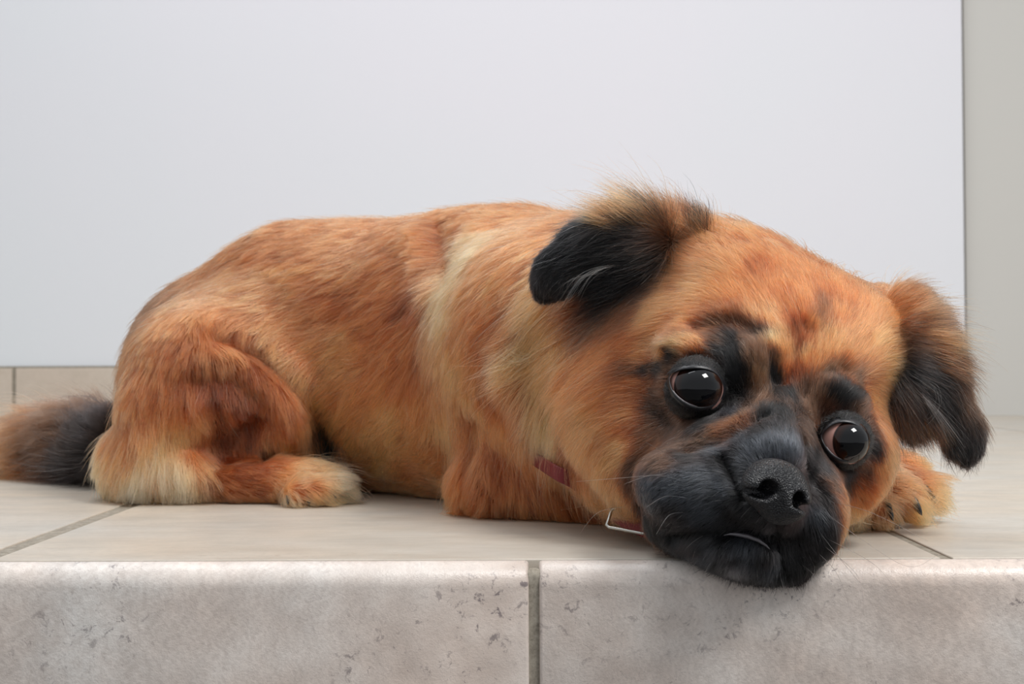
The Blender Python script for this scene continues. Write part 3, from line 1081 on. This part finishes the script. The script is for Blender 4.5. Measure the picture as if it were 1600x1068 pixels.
# ------------------------------------------------------------------ coat
body_color = [
    # rump and back
    (300, 420, 'b'), (240, 480, 'b'), (215, 530, 'D'), (200, 600, 'O'), (185, 660, 'O'), (175, 720, 'o'), (260, 500, 'O'), (350, 400, 'D'), (330, 455, 'o'),
    (420, 385, 'D'), (400, 440, 'o'), (480, 360, 'D'), (480, 410, 'O'), (560, 360, 'O'), (560, 400, 'o'), (640, 360, 'D'), (640, 400, 'D'), (600, 450, 'D'),
    (540, 460, 'D'), (500, 500, 'o'), (430, 500, 'c'), (370, 500, 'O'), (620, 500, 'D'), (660, 470, 'd'), (690, 380, 'D'), (600, 540, 'O'), (540, 550, 'c'),
    (480, 560, 'c'), (520, 620, 'c'), (560, 680, 'c'), (600, 600, 'O'), (620, 650, 'c'), (660, 620, 'O'), (600, 720, 'c'), (560, 740, 'O'), (650, 740, 'O'),
    (690, 700, 'O'), (650, 560, 'D'), (680, 540, 'o'), (450, 470, 'o'),
    # shoulder streak
    (760, 370, 'C'), (730, 410, 'C'), (705, 460, 'C'), (700, 510, 'c'), (720, 560, 'c'), (740, 500, 'O'), (700, 600, 'o'), (690, 650, 'c'), (780, 350, 'O'),
    (730, 345, 'D'), (850, 345, 'O'), (810, 380, 'O'), (790, 430, 'O'), (760, 470, 'D'), (780, 520, 'D'), (750, 580, 'O'), (740, 640, 'O'), (780, 600, 'D'),
    (800, 340, 'O'), (870, 360, 'O'), (650, 500, 'D'),
    # chest and foreleg
    (760, 700, 'O'), (740, 760, 'D'), (780, 800, 'D'), (820, 760, 'O'), (880, 790, 'D'), (920, 800, 'D'), (830, 700, 'D'), (800, 650, 'O'), (860, 740, 'D'),
    # thigh and hind leg
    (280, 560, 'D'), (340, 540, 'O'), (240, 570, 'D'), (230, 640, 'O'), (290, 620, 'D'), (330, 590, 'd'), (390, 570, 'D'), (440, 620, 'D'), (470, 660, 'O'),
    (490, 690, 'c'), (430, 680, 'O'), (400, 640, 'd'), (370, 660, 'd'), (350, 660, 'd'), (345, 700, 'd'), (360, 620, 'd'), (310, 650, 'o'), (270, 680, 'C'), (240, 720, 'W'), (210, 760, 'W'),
    (280, 740, 'W'), (310, 720, 'c'), (240, 770, 'C'), (320, 690, 'O'), (160, 730, 'C'), (190, 700, 'c'), (200, 680, 'O'),
    (350, 740, 'D'), (390, 730, 'D'), (390, 770, 'D'), (430, 730, 'O'), (450, 745, 'C'), (480, 730, 'C'), (520, 740, 'W'), (535, 765, 'W'), (480, 765, 'O'),
    (445, 775, 'C'), (500, 780, 'C'), (500, 705, 'K'), (515, 700, 'K'), (508, 685, 'K'), (500, 668, 'k'),  # black entries put the shade between thigh and belly into the coat colour
    # ruff and side of the neck
    (850, 480, 'c'), (840, 520, 'C'), (830, 560, 'C'), (870, 500, 'c'), (850, 590, 'C'), (840, 630, 'C'), (860, 670, 'C'), (870, 700, 'c'), (890, 550, 'o'), (820, 500, 'D'),
    (810, 560, 'D'), (820, 620, 'D'), (900, 520, 'c'), (940, 492, 't'), (900, 600, 'O'),
    # cheek
    (930, 560, 'O'), (960, 540, 'O'), (920, 620, 'o'), (900, 660, 'o'), (960, 600, 'O'), (990, 640, 'O'), (940, 680, 'o'), (980, 700, 'c'), (960, 750, 'o'),
    (930, 740, 'o'), (985, 780, 'o'), (1000, 600, 'D'), (900, 700, 'D'), (1000, 660, 'D'), (890, 690, 'd'), (1030, 576, 'k'), (1012, 574, 'k'), (990, 572, 'b'),
    # forehead
    (1000, 470, 'b'), (965, 458, 'k'), (935, 470, 'b'), (990, 455, 'B'), (1020, 450, 'B'), (980, 500, 'b'), (1000, 490, 'b'), (1040, 480, 'o'), (1100, 420, 'o'), (1150, 400, 'o'), (1130, 350, 'o'), (1080, 450, 'o'), (1150, 460, 'O'), (1200, 430, 'D'),
    (1250, 420, 'O'), (1200, 390, 'O'), (1300, 440, 'O'), (1240, 470, 'D'), (1225, 450, 'O'), (1300, 466, 'D'), (1290, 482, 'b'), (1278, 499, 'b'), (1266, 516, 'D'), (1262, 470, 'O'), (1312, 492, 'O'), (1245, 490, 'D'), (1248, 510, 'd'), (1330, 470, 'O'), (1200, 500, 'c'), (1190, 470, 'O'),
    (1220, 540, 'C'), (1230, 570, 'c'), (1250, 540, 'd'), (1290, 540, 'c'), (1270, 560, 'c'), (1340, 510, 'o'), (1380, 480, 'o'), (1380, 540, 'c'), (1390, 580, 'c'), (1330, 550, 'o'),
    (1040, 520, 'O'), (1000, 530, 'D'), (1080, 495, 'O'), (1150, 505, 'b'), (1110, 515, 'b'), (1060, 520, 'b'), (1190, 520, 'B'), (1060, 535, 'C'), (1030, 545, 'C'), (1090, 540, 'c'), (1010, 560, 'O'),
    (1140, 545, 'K'), (1130, 552, 'K'), (1152, 560, 'K'), (1150, 575, 'K'), (1164, 588, 'K'), (1155, 600, 'K'), (1142, 600, 'K'), (1145, 530, 'k'), (1125, 530, 'B'), (1175, 560, 't'), (1185, 590, 'T'), (1180, 540, 'B'), (1195, 570, 't'), (1200, 620, 't'), (1210, 590, 'K'),
    (1215, 620, 'K'), (1225, 650, 'K'), (1200, 650, 'K'), (1240, 620, 'K'), (1240, 590, 'd'), (1210, 560, 'B'), (1300, 592, 't'), (1276, 622, 't'), (1320, 590, 'b'), (1340, 600, 't'), (1330, 620, 'K'), (1300, 618, 'K'), (1318, 606, 'K'), (1342, 616, 'K'),
    (1310, 630, 'K'), (1348, 634, 'B'), (1290, 640, 'B'), (1265, 640, 't'), (1260, 670, 'B'), (1255, 610, 'B'), (1360, 600, 'o'), (1365, 640, 'o'), (1380, 662, 'O'), (1360, 625, 'c'), (1390, 640, 'o'), (1385, 700, 'o'),
    # around the eyes
    (1020, 590, 'b'), (1030, 620, 'B'), (1040, 650, 'B'), (1050, 670, 'B'), (1025, 640, 'B'), (1060, 660, 'B'), (1015, 665, 'b'), (1080, 660, 'B'), (1095, 664, 'k'), (1110, 655, 'k'), (1140, 640, 'g'), (1160, 640, 't'), (1150, 660, 'b'), (1140, 620, 'k'),
    (1095, 676, 'B'), (1060, 690, 'B'), (1080, 700, 'B'), (1130, 670, 'b'), (1105, 685, 't'), (1030, 690, 'b'), (1000, 720, 'B'), (1040, 705, 'B'), (990, 740, 'B'), (1010, 700, 'b'), (1050, 555, 'K'), (1090, 560, 'k'),
    (1360, 690, 'K'), (1350, 730, 'B'), (1320, 735, 'K'), (1290, 730, 'k'), (1270, 700, 'k'), (1370, 720, 'O'), (1340, 760, 'D'), (1325, 755, 'B'), (1320, 800, 'O'), (1308, 760, 'B'), (1316, 780, 'o'), (1300, 740, 'B'), (1380, 740, 'O'),
    # muzzle
    (1080, 710, 'k'), (1120, 700, 'G'), (1160, 680, 'G'), (1190, 670, 'k'), (1180, 700, 'G'), (1210, 690, 'G'), (1230, 690, 'G'), (1040, 720, 'B'), (1020, 750, 'G'), (1000, 780, 'k'), (1010, 810, 'K'),
    (1060, 760, 'G'), (1100, 750, 'G'), (1130, 760, 'G'), (1110, 790, 'G'), (1060, 800, 'k'), (1150, 800, 'k'), (1170, 820, 'k'), (1080, 830, 'k'), (1130, 830, 'K'), (1090, 850, 'k'), (1150, 870, 'k'), (1120, 880, 'K'),
    (1200, 870, 'k'), (1180, 900, 'K'), (1240, 870, 'K'), (1260, 840, 'k'), (1290, 840, 'K'), (1280, 800, 'G'), (1270, 760, 'k'), (1290, 775, 'k'), (1298, 805, 'k'), (1300, 835, 'K'), (1298, 860, 'K'), (1240, 840, 'k'), (1150, 878, 'g'), (1200, 880, 'G'), (1165, 856, 'G'), (1105, 868, 'G'), (1135, 720, 'K'), (1150, 748, 'K'), (1163, 772, 'K'), (1230, 890, 'K'), (1280, 870, 'K'), (1265, 730, 'k'), (1040, 840, 'K'),  # black points along the nose wing crease paint in its shade
    # paw
    (1350, 745, 'D'), (1380, 740, 'O'), (1400, 720, 'O'), (1440, 730, 'o'), (1400, 760, 'o'), (1420, 745, 'o'), (1440, 760, 'c'), (1460, 760, 'C'), (1330, 790, 'c'), (1370, 790, 'o'), (1410, 785, 'c'), (1320, 820, 'C'), (1350, 820, 'C'), (1440, 785, 'C'), (1350, 770, 'D'), (1315, 760, 'O'),
]
body_flow = [
    # torso: towards the rump and down
    (300, 420, -1, .75, 13, .18), (230, 490, -.5, 1, 12, .18), (200, 580, -.12, 1, 13, .2), (175, 680, -.1, 1, 16, .25), (380, 400, -1, .55, 13, .16), (480, 370, -1, .3, 13, .15),
    (580, 365, -1, .12, 13, .15), (660, 370, -1, .2, 14, .18), (400, 460, -1, .45, 15, .2), (500, 440, -1, .35, 16, .22), (600, 440, -1, .3, 16, .25), (480, 520, -1, .35, 15, .2),
    (560, 530, -1, .25, 16, .22), (640, 520, -1, .55, 18, .25), (520, 620, -.8, .7, 16, .2), (600, 620, -.9, .6, 18, .25), (660, 600, -.6, 1, 20, .28), (580, 720, -1, .5, 16, .2), (660, 700, -.9, .5, 17, .2),
    (620, 760, -1, .2, 14, .15), (700, 740, -.8, .4, 16, .2),
    (740, 350, -1, .25, 15, .2), (820, 345, -1, .1, 14, .18), (880, 350, -1, 0, 14, .18), (760, 390, -.8, .8, 20, .28), (710, 450, -.4, 1, 22, .3), (700, 530, -.25, 1, 22, .3), (700, 620, -.2, 1, 20, .28),
    (780, 450, -.7, .9, 18, .25), (780, 540, -.5, 1, 18, .25), (830, 420, -.9, .7, 16, .22), (760, 620, -.2, 1, 18, .25), (800, 600, -.4, 1, 18, .25),
    # foreleg
    (760, 700, -.1, 1, 16, .22), (740, 780, -.4, .6, 16, .25), (820, 720, .2, 1, 15, .2), (880, 780, .4, 1, 13, .2), (830, 790, .2, .8, 12, .2), (940, 800, .4, .6, 10, .2),
    # thigh and hind leg
    (280, 540, -.1, 1, 14, .2), (340, 540, .1, 1, 14, .2), (400, 570, .35, 1, 15, .22), (450, 620, .3, 1, 17, .28), (490, 680, .25, 1, 18, .32), (440, 680, .1, 1, 15, .3), (360, 600, .1, 1, 12, .2),
    (390, 650, .2, 1, 10, .15), (240, 600, -.1, 1, 14, .2), (300, 660, .1, 1, 18, .25), (250, 690, -.05, 1, 22, .32), (210, 740, -.3, 1, 20, .35), (270, 750, .1, 1, 18, .3), (320, 740, .15, 1, 15, .25), (250, 775, 0, 1, 10, .3),
    (350, 740, 1, .15, 7, .12), (400, 745, 1, .1, 7, .12), (450, 730, 1, -.1, 12, .3), (490, 730, 1, -.15, 18, .4), (530, 750, 1, .1, 16, .4), (480, 765, .8, .5, 12, .25), (430, 775, .5, .8, 9, .25), (520, 775, .8, .6, 12, .3),
    # neck ruff, behind the cheek
    (860, 480, -.8, .7, 26, .4), (840, 530, -.9, .5, 30, .42), (820, 560, -.9, .4, 28, .4), (850, 610, -.35, 1, 26, .35), (860, 660, .1, 1, 24, .32), (890, 710, .3, 1, 18, .25), (900, 540, -.9, .5, 26, .35), (910, 490, -.9, .5, 24, .4),
    # cheek
    (930, 600, -1, .2, 18, .25), (970, 560, -1, .05, 14, .2), (920, 660, -.7, .7, 16, .22), (970, 640, -1, .3, 12, .16), (940, 720, -.6, .8, 13, .18), (980, 760, -.4, .9, 10, .15), (990, 690, -.9, .35, 9, .14), (1010, 620, -1, .1, 8, .14),
    # head top
    (960, 480, -1, .2, 20, .35), (1000, 510, -1, -.05, 15, .22), (1040, 480, -1, -.25, 13, .2), (1100, 430, -.85, -.7, 12, .2), (1130, 370, -.5, -1, 12, .22), (1090, 340, -.6, -1, 14, .3), (1180, 400, -.2, -1, 9, .16), (1160, 460, -.5, -1, 9, .15),
    (1220, 440, -.1, -1, 8, .14), (1280, 460, .15, -1, 8, .14), (1330, 460, .4, -1, 9, .18), (1380, 480, .9, -.6, 12, .28), (1340, 530, .6, -.8, 9, .16), (1390, 550, 1, -.15, 12, .25), (1400, 610, 1, .15, 14, .25), (1220, 520, -.15, -1, 7, .13),
    (1270, 540, .4, -1, 7, .13), (1230, 580, 0, -1, 6, .12), (1090, 500, -1, -.3, 9, .16), (1040, 535, -1, -.02, 10, .16), (1160, 510, -.5, -.9, 7, .16), (1190, 560, -.2, -1, 8, .3), (1150, 570, -.5, -.9, 6, .25), (1120, 545, -1, -.3, 6, .2), (1200, 610, 0, -1, 7, .25),
    (1300, 600, .4, -1, 7, .25), (1340, 620, .9, -.4, 7, .2), (1370, 620, .9, .2, 8, .2), (1280, 640, .1, -1, 6, .2), (1380, 680, .4, 1, 10, .2), (1355, 740, .3, 1, 9, .18), (1320, 770, .2, 1, 9, .18), (1310, 810, .2, 1, 8, .2),
    # around eyes
    (1030, 600, -1, .1, 5, .14), (1050, 650, -.8, .5, 5, .14), (1100, 660, -.6, .6, 4.5, .14), (1140, 640, .3, .7, 4, .2), (1040, 690, -1, .3, 6, .16), (1010, 730, -1, .4, 6, .16), (1290, 730, .1, 1, 5, .15), (1340, 730, .6, .9, 6, .15), (1265, 680, .1, 1, 5, .2),
    (1050, 560, -1, -.1, 4, .12), (1100, 560, -.3, -1, 4, .12), (1320, 645, .3, -1, 4, .12),
    # muzzle
    (1210, 650, 0, -1, 6, .3), (1210, 690, -.1, -1, 5, .3), (1170, 690, -.6, -.8, 5, .25), (1120, 710, -1, -.2, 5, .2), (1070, 740, -1, .2, 5.5, .18), (1130, 760, -1, .1, 5, .18), (1090, 790, -1, .5, 6, .2), (1020, 780, -.7, .8, 6, .18), (1060, 830, -.6, 1, 6, .22),
    (1150, 805, -.7, .9, 5, .22), (1190, 825, -.3, 1, 4.5, .2), (1245, 690, .3, -.6, 4, .2), (1275, 740, .6, .5, 4, .2), (1275, 790, .5, 1, 4.5, .2), (1240, 830, 0, 1, 5, .2), (1270, 850, .3, 1, 6, .22), (1150, 870, -.3, 1, 6, .3), (1110, 870, -.5, 1, 6.5, .3), (1200, 890, 0, 1, 6, .3), (1240, 890, .1, 1, 6, .3),
    # paw
    (1350, 750, .5, .5, 10, .2), (1400, 750, .9, .2, 12, .25), (1440, 765, 1, .2, 14, .35), (1330, 800, .3, 1, 10, .3), (1370, 800, .4, 1, 10, .3), (1420, 790, .7, .8, 12, .35),
]
cf = Field(body, body_color, 2.6)
ff = Field(body, body_flow, 1.8)

# skin takes the colour of the coat that grows on it
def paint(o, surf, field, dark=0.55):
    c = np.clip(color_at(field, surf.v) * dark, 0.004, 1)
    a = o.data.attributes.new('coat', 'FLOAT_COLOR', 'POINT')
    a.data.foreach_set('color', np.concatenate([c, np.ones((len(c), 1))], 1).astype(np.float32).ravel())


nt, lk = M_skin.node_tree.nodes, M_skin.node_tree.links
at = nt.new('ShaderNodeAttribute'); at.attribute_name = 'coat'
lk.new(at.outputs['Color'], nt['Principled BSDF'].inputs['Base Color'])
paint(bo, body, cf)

# no coat where the eyes, lids and nose leather sit
BARE = [(P(*EL['c']), EL['r'] * S(EL['c'][2]) * 1.06), (P(*ER['c']), ER['r'] * S(ER['c'][2]) * 1.06), (P(1215, 770, nd), 50 * S(nd))]


def bare(c):
    m = np.ones(len(c))
    for p, r in BARE:
        m *= np.linalg.norm(c - p, axis=1) > r
    return m


HC = np.array(P(1190, 690, 0.03))


def head_part(c):
    """1 on the face, 0 on the rump"""
    return (np.linalg.norm(c - HC, axis=1) < 0.085).astype(float)


N = 1.3
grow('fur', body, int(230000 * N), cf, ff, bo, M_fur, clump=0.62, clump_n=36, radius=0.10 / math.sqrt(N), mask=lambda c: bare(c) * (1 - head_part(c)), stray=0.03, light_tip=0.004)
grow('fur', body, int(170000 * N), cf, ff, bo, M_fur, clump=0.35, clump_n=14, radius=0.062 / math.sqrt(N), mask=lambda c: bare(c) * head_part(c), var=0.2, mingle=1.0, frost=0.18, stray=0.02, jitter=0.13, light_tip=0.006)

# very short dark hair on the lids, growing away from the opening
for lid, lv, lf, edge in lid_surfs:
    s_ = Surf.__new__(Surf)
    s_.v, s_.f = lv, lf
    s_.refresh()
    eye_c = lv.mean(0)
    if (s_.n * (CAM - eye_c)).sum(1).mean() < 0:
        s_.f = s_.f[:, ::-1].copy(); s_.refresh()
    rim = lv[edge]
    cf_ = Field.__new__(Field); ff_ = Field.__new__(Field)
    cf_.p, cf_.v, cf_.sharp = np.array([eye_c]), [('K',)], 1
    pp, vv = [], []
    for a in range(0, 360, 30):
        dx, dy = math.cos(math.radians(a)), math.sin(math.radians(a))
        pp.append(eye_c + (CR * dx - CU * dy) * 0.012)
        vv.append((dx, dy, 3.0, .25))
    ff_.p, ff_.v, ff_.sharp = np.array(pp), vv, 2
    grow('fur', s_, int(5000 * N), cf_, ff_, lid, M_fur, clump=0.2, radius=0.06 / math.sqrt(N), back_density=1, frost=0.12, var=0.2,
         mask=lambda c, rim=rim: (np.min(np.linalg.norm(c[:, None] - rim[None], axis=2), 1) > 0.0016).astype(float))

# ------------------------------------------------------------------ ear fur
earL_c = Field(earL, [(850, 440, 'k'), (880, 410, 'K'), (930, 390, 'K'), (980, 370, 'K'), (1030, 400, 'K'), (1000, 430, 'K'), (960, 430, 'K'), (1060, 380, 'B'), (1090, 370, 'o'), (1080, 350, 'b'), (1020, 345, 'k'), (1000, 340, 'k'), (970, 345, 'k'), (940, 350, 'K'), (1060, 430, 'k'), (1090, 410, 'B')], 2.5)
earL_f = Field(earL, [(850, 440, -.5, 1, 5, .15), (880, 400, -1, .7, 8, .15), (930, 390, -1, .4, 14, .2), (980, 380, -1, .2, 20, .25), (1030, 390, -1, .1, 20, .3), (1000, 430, -.9, .5, 20, .25), (950, 430, -.9, .4, 14, .2), (1060, 360, -.7, -.6, 20, .4), (1090, 370, -.6, -.8, 16, .4), (1060, 430, -1, .3, 18, .3)], 2.0)
paintable = [(eoL, earL, earL_c)]
grow('fur', earL, int(36000 * N), earL_c, earL_f, eoL, M_fur, clump=0.35, clump_n=24, radius=0.075 / math.sqrt(N), var=0.3, light_tip=0.03, back_density=0.7)
earR_c = Field(earR, [(1405, 470, 'b'), (1385, 490, 'O'), (1400, 530, 'B'), (1400, 560, 'k'), (1395, 600, 'B'), (1405, 640, 'k'), (1428, 495, 'k'), (1440, 510, 'K'), (1440, 480, 'B'), (1460, 515, 'k'), (1440, 540, 'K'), (1420, 560, 'k'), (1460, 560, 'k'), (1480, 570, 'B'), (1450, 600, 'K'), (1480, 620, 'K'), (1500, 620, 't'), (1500, 660, 'k'), (1510, 690, 'k'), (1470, 660, 'K'), (1430, 620, 'B'), (1430, 590, 'k')], 2.5)
earR_f = Field(earR, [(1410, 480, 1, -.1, 13, .25), (1430, 510, 1, .05, 16, .3), (1440, 550, .9, .4, 18, .25), (1460, 600, .6, 1, 15, .2), (1490, 620, .5, 1, 10, .2), (1510, 690, 0, 1, 8, .2), (1470, 660, .3, 1, 14, .2), (1420, 600, .5, 1, 20, .25), (1400, 540, .9, .3, 16, .3)], 2.0)
grow('fur', earR, int(32000 * N), earR_c, earR_f, eoR, M_fur, clump=0.35, clump_n=24, radius=0.075 / math.sqrt(N), var=0.3, light_tip=0.03, back_density=0.7)

# tufts that stand up where the ears fold
def along(surf, path, r):
    pts = [q for q in (surf.hit(*p) for p in path) if q is not None]
    dense = [a + (b_ - a) * u for a, b_ in zip(pts[:-1], pts[1:]) for u in (0, .25, .5, .75)] + [pts[-1]]
    return lambda c: np.min([np.linalg.norm(c - q, axis=1) for q in dense], 0) < r


tl_c = Field(earL, [(985, 358, 'o'), (1010, 358, 'o'), (1040, 360, 'o'), (1060, 364, 'O'), (1080, 368, 'k'), (1092, 376, 'K')], 2.5)
tl_f = Field(earL, [(990, 352, -1, -.5, 23, .45), (1020, 352, -.9, -.7, 25, .5), (1050, 356, -.8, -.9, 22, .5), (1078, 362, -.3, -1, 19, .5), (1090, 372, -.1, -1, 16, .5)], 2.0)
grow('fur', earL, int(1700 * N), tl_c, tl_f, eoL, M_fur, clump=0.5, clump_n=30, radius=0.075 / math.sqrt(N), var=0.25, back_density=1, mask=along(earL, [(985, 352), (1030, 350), (1070, 358), (1090, 372)], 0.0065), jitter=0.1, mingle=1.5, frost=0.2, length_var=0.9)
tr_c = Field(earR, [(1405, 478, 'o'), (1420, 492, 'k'), (1425, 510, 'k'), (1432, 525, 'c'), (1440, 550, 'b'), (1400, 500, 'o')], 2.5)
tr_f = Field(earR, [(1400, 475, .9, -.45, 13, .4), (1420, 490, 1, -.12, 22, .35), (1430, 520, 1, .05, 24, .4), (1440, 545, 1, .3, 20, .35)], 2.0)
grow('fur', earR, int(2600 * N), tr_c, tr_f, eoR, M_fur, clump=0.4, clump_n=30, radius=0.07 / math.sqrt(N), var=0.3, back_density=1, mask=along(earR, [(1402, 480), (1422, 500), (1432, 530), (1445, 555)], 0.0065), jitter=0.12, mingle=3, frost=0.2)


def bundle(surf, root, mids, n, spread, color, radius=0.07):
    out = []
    for _ in range(n):
        rx, ry = root[0] + random.gauss(0, spread), root[1] + random.gauss(0, spread)
        h = surf.hit(rx, ry)
        if h is None:
            continue
        ox, oy, od, s_ = random.gauss(0, spread), random.gauss(0, spread), random.gauss(0, 1.2), random.uniform(0.75, 1.08)
        pts = [h]
        for k, (px, py, dz) in enumerate(mids):
            w = (k + 1) / len(mids)
            pts.append(P(root[0] + (px - root[0]) * s_ + ox * w * 1.6, root[1] + (py - root[1]) * s_ + oy * w * 1.6, h[1] + (dz + od * w) / 1000))
        out.append(pts)
    return out


hl = bundle(earL, (985, 415), [(940, 418, -5), (905, 436, -7), (880, 474, -7)], 16, 3.0, None)
hl += bundle(earL, (960, 425), [(920, 428, -4), (885, 438, -6), (876, 452, -6)], 8, 3.0, None)
strands('long_ear_hairs', hl, 0.085, (215, 198, 178), eoL, M_fur)
hl = bundle(earR, (1425, 600), [(1455, 632, -4), (1478, 660, -5), (1500, 692, -5)], 26, 5.0, None)
hl += bundle(earR, (1430, 590), [(1462, 604, -5), (1470, 640, -7), (1450, 668, -7)], 3, 3.0, None)
strands('long_ear_hairs', hl, 0.085, (196, 190, 182), eoR, M_fur)
hl = bundle(body, (850, 545), [(826, 560, -3), (806, 565, -4), (782, 554, -5)], 12, 4.0, None)
strands('ruff_hairs', hl, 0.10, (236, 205, 160), bo, M_fur)
hl = []
for k in range(26):
    t_ = k / 25
    hl += bundle(earR, (1398 + 54 * t_, 600 + 35 * t_), [(1400 + 75 * t_, 650 + 20 * t_, -2), (1408 + 85 * t_, 694 + 6 * t_, -2)], 16, 5.0, None)
strands('long_ear_hairs', hl, 0.08, [random.choice([(120, 66, 36), (70, 44, 32), (36, 28, 26), (170, 100, 58)]) for _ in hl], eoR, M_fur)

# ------------------------------------------------------------------ tail fur
tail_c = Field(tail, [(150, 690, 'k'), (135, 720, 'k'), (110, 690, 't'), (110, 720, 'B'), (80, 690, 't'), (80, 720, 'B'), (50, 700, 'T'), (50, 730, 'o'), (20, 700, 'o'), (20, 720, 'T')], 2.2)
tail_f = Field(tail, [(150, 680, -.8, -.8, 26, .45), (110, 670, -1, -.45, 34, .4), (80, 680, -1, -.1, 36, .35), (110, 720, -1, .4, 34, .3), (70, 720, -1, .3, 34, .3), (30, 700, -1, 0, 30, .4), (40, 730, -1, .5, 26, .3)], 2.0)
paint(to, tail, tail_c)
grow('fur', tail, int(24000 * N), tail_c, tail_f, to, M_fur, clump=0.6, clump_n=60, radius=0.13 / math.sqrt(N), var=0.22, back_density=0.7)

# ------------------------------------------------------------------ whiskers and long single hairs
def hair_from(surf, a, mids, out=0.012):
    """root at pixel a on the surface, then points (px, py, depth change in mm)"""
    h = surf.hit(*a)
    if h is None:
        return None
    pts = [h]
    for px, py, dz in mids:
        pts.append(P(px, py, h[1] + dz / 1000))
    return pts


wh = [hair_from(body, (1290, 800), [(1350, 845, -6), (1420, 885, -12), (1465, 866, -10)]),
      hair_from(body, (1285, 850), [(1340, 900, -8), (1350, 960, -14)]),
      hair_from(body, (1280, 830), [(1335, 900, -8), (1400, 970, -16)]),
      hair_from(body, (1275, 860), [(1310, 900, -6), (1335, 975, -12)]),
      hair_from(body, (1290, 840), [(1370, 885, -8), (1418, 952, -14)]),
      hair_from(body, (1250, 880), [(1272, 900, -4), (1278, 945, -8)]),
      hair_from(body, (1215, 885), [(1228, 930, -5), (1240, 965, -10)]),
      hair_from(body, (1150, 890), [(1160, 920, -4), (1155, 985, -8)]),
      hair_from(body, (1285, 780), [(1360, 800, -8), (1450, 845, -14)]),
      hair_from(body, (1065, 750), [(1020, 742, -8), (975, 756, -14)]),
      hair_from(body, (1075, 778), [(1040, 775, -8), (1010, 792, -14)]),
      hair_from(body, (1060, 722), [(1035, 705, -7), (1008, 690, -12)]),
      hair_from(body, (1040, 740), [(985, 745, -8), (900, 752, -12)]),
      hair_from(body, (1070, 800), [(1045, 805, -8), (1025, 835, -12)]),
      hair_from(body, (985, 790), [(935, 800, -2), (905, 835, -4)])]
wcol = [(70, 62, 60)] * 9 + [(190, 190, 195)] * 5 + [(170, 160, 150)]
ok = [(w, c) for w, c in zip(wh, wcol) if w]
o = strands('whiskers', [w for w, _ in ok], 0.10, [c for _, c in ok], bo, M_fur)
